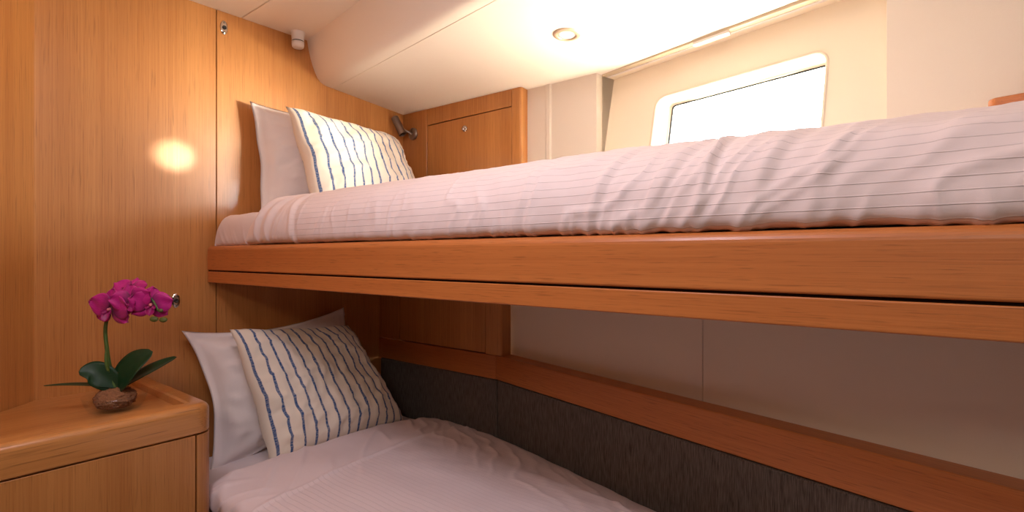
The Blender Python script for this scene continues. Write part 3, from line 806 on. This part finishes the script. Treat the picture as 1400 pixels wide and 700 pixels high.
# ------------------------------------------------------------------ fittings
# reading lamp on the locker stile
L0 = Vector((-1.897, 1.6276, .5690))
t = thing('reading_lamp', 'small brushed metal reading lamp with tubular head on the upper locker', 'lamp', L0)
obj('wall_mount', lathe([(0, 0), (.027, 0), (.0285, .004), (.0275, .009), (.022, .0125), (.010, .014), (0, .0142)], L0, (0, -1, 0), 36), M['brushed'], t, smooth=True)
pt = [L0+Vector((0, -.012, 0)), L0+Vector((-.002, -.026, .004)), L0+Vector((-.012, -.036, .010)), L0+Vector((-.030, -.045, .022))]
obj('arm', tube(cat(pt, 6), .0055, 12), M['brushed'], t, smooth=True)
hb = Vector((-1.913, 1.574, .562)); ha = Vector((-1.953, 1.560, .643))
ax = (ha-hb); ln = ax.length
hd = obj('lamp_head', lathe([(0, ln), (.0150, ln), (.0175, ln-.003), (.0175, .004), (.0190, .002), (.0190, -.002), (.0160, -.003), (.0150, .010), (0, .010)], hb, ax, 32), M['brushed'], t, smooth=True)
hd.data.set_sharp_from_angle(angle=R(35))
obj('lens', lathe([(0, .0120), (.0145, .0120), (.0145, .004), (0, .002)], hb, ax, 24), M['dark_pl'], hd, smooth=True)
# downlight in the soffit
dn = Vector((-.01274, -.08607, -.9962)).normalized(); D0 = Vector((-.8817, 1.3657, under_z(-.8817, 1.3657)))
t = thing('downlight', 'round recessed downlight with satin ring in the lowered ceiling', 'light', D0)
r_ = obj('ring', lathe([(.0270, -.002), (.0275, .0035), (.030, .0055), (.036, .0050), (.0415, .0025), (.043, .0), (.043, -.002)], D0, dn, 48), M['ring'], t, smooth=True)
obj('lens', lathe([(0, .0005), (.020, .0010), (.0272, .0015), (.0272, -.004), (0, -.004)], D0, dn, 40), M['lens'], t, smooth=True)
# white fitting in the corner of the ceiling
S0 = Vector((-1.930, 1.072, ZT))
t = thing('ceiling_sensor', 'small white cylindrical sensor hanging from the ceiling corner by the left wall', 'sensor', S0)
obj('housing', lathe([(0, 0), (.0265, 0), (.0265, -.004), (.0240, -.010), (.0225, -.034), (.0, -.034)], S0, (0, 0, 1), 36), M['white_pl'], t, smooth=True)
obj('dark_band', lathe([(0, -.034), (.0212, -.034), (.0212, -.0385), (0, -.0385)], S0, (0, 0, 1), 36), M['dark_pl'], t, smooth=False)
obj('cap', lathe([(0, -.038), (.0232, -.038), (.0228, -.050), (.0215, -.057), (.018, -.0605), (0, -.0612)], S0, (0, 0, 1), 36), M['white_pl'], t, smooth=True)
# chrome key plates on the left wall
def keyplate(y, z, label):
    t = thing('latch', label, 'latch', (WX, y, z), 'chrome oval latches on the left wall')
    b = bmesh.new(); prof = []
    n = 36; rings = []
    for k, (sc, h) in enumerate(((1, 0), (1, .002), (.93, .0038), (.55, .0042))):
        rings.append([b.verts.new((WX+h, y+.0125*sc*math.cos(2*math.pi*i/n), z+.0250*sc*math.sin(2*math.pi*i/n))) for i in range(n)])
    for r0, r1 in zip(rings, rings[1:]):
        for i in range(n): b.faces.new((r0[i], r0[(i+1) % n], r1[(i+1) % n], r1[i]))
    b.faces.new(rings[0]); b.faces.new(rings[-1])
    o = obj('plate', b, M['chrome'], t, smooth=True)
    for dz in (-.0165, .0165):
        obj('screw', lathe([(0, 0), (.0034, 0), (.0030, .0016), (0, .0020)], (WX+.0038, y, z+dz), (1, 0, 0), 16), M['brushed'], o, smooth=True)
    obj('push_button', lathe([(0, 0), (.0072, 0), (.0072, .003), (.0058, .0042), (.0035, .0040), (.0030, .002), (0, .002)], (WX+.0040, y, z), (1, 0, 0), 24), M['dark_pl'], o, 'dark centre button', smooth=True)
keyplate(.8172, .8134, 'chrome oval latch beside the panel seam just under the ceiling')
keyplate(.6640, -.1489, 'chrome oval latch on the wall just behind the orchid flowers')

# ------------------------------------------------------------------ light
w = bpy.data.worlds.new('World'); bpy.context.scene.world = w; w.use_nodes = True
bg = w.node_tree.nodes['Background']; wn = w.node_tree
# bright haze above, sunlit water below the horizon
tc = wn.nodes.new('ShaderNodeTexCoord'); sp = wn.nodes.new('ShaderNodeSeparateXYZ'); wn.links.new(tc.outputs['Generated'], sp.inputs[0])
mr = wn.nodes.new('ShaderNodeMapRange'); mr.interpolation_type = 'SMOOTHSTEP'; mr.inputs['From Min'].default_value = -.12; mr.inputs['From Max'].default_value = .06
wn.links.new(sp.outputs['Z'], mr.inputs['Value'])
mx = wn.nodes.new('ShaderNodeMix'); mx.data_type = 'RGBA'; mx.inputs['A'].default_value = (1.0*1.4, .86*1.4, .62*1.4, 1); mx.inputs['B'].default_value = (.95, .97, 1, 1)
wn.links.new(mr.outputs['Result'], mx.inputs['Factor']); wn.links.new(mx.outputs['Result'], bg.inputs['Color']); bg.inputs['Strength'].default_value = 44
def area(name, loc, target, size, size_y, power, col):
    l = bpy.data.lights.new(name, 'AREA'); l.shape = 'RECTANGLE'; l.size = size; l.size_y = size_y; l.energy = power; l.color = col
    o = bpy.data.objects.new(name, l); C.objects.link(o); o.location = Vector(loc)+Vector((0, 0, ZC))
    o.rotation_euler = (Vector(target)-Vector(loc)).to_track_quat('-Z', 'Y').to_euler(); return o
area('deck_hatch_daylight', (-.62, .10, .86), (-.82, .22, -1), .5, .32, 13, (.88, .82, .96))
area('near_side_fill', (.30, -.90, .72), (-.35, .8, .15), .8, .25, 8, (1, .87, .76))  # added frontal fill from the unseen near side; no such opening is modelled
pl = area('window_portal', H(.75, .50, .38), H(.75, .0, .36), .75, .5, 1, (1, 1, 1)); pl.data.cycles.is_portal = True
sn = bpy.data.lights.new('low_sun', 'SUN'); sn.energy = 11; sn.angle = R(16); sn.color = (1, .86, .66)
so_ = bpy.data.objects.new('low_sun', sn); C.objects.link(so_); so_.rotation_euler = Vector((-1.25, -.62, .11)).to_track_quat('-Z', 'Y').to_euler(); so_.location = (1, 3, 2)

gl = bpy.data.lights.new('wall_patch_spot', 'SPOT'); gl.energy = 800; gl.spot_size = R(2.9); gl.spot_blend = .8; gl.shadow_soft_size = .02; gl.color = (1, .93, .8)  # added spot beamed through the window to make the bright wall patch
go = bpy.data.objects.new('wall_patch_spot', gl); C.objects.link(go); G0 = Vector((-.02, 1.98, .45)); G1 = Vector((WX, .66, .335))
go.location = G0+Vector((0, 0, ZC)); go.rotation_euler = (G1-G0).to_track_quat('-Z', 'Y').to_euler()

# ------------------------------------------------------------------ camera
cd = bpy.data.cameras.new('camera'); cd.sensor_width = 36; cd.lens = 719/1400*36; cd.clip_start = .02
co = bpy.data.objects.new('camera', cd); C.objects.link(co); co.location = (0, 0, ZC)
co.rotation_euler = (R(90), 0, R(128.8-90)); bpy.context.scene.camera = co
sc = bpy.context.scene
sc.view_settings.view_transform = 'Standard'; sc.view_settings.look = 'None'; sc.view_settings.gamma = 1; sc.view_settings.use_curve_mapping = False
sc.view_settings.exposure = .15
sc.cycles.use_denoising = True
sc.cycles.max_bounces = 12; sc.cycles.diffuse_bounces = 6
sc.cycles.sample_clamp_indirect = 4
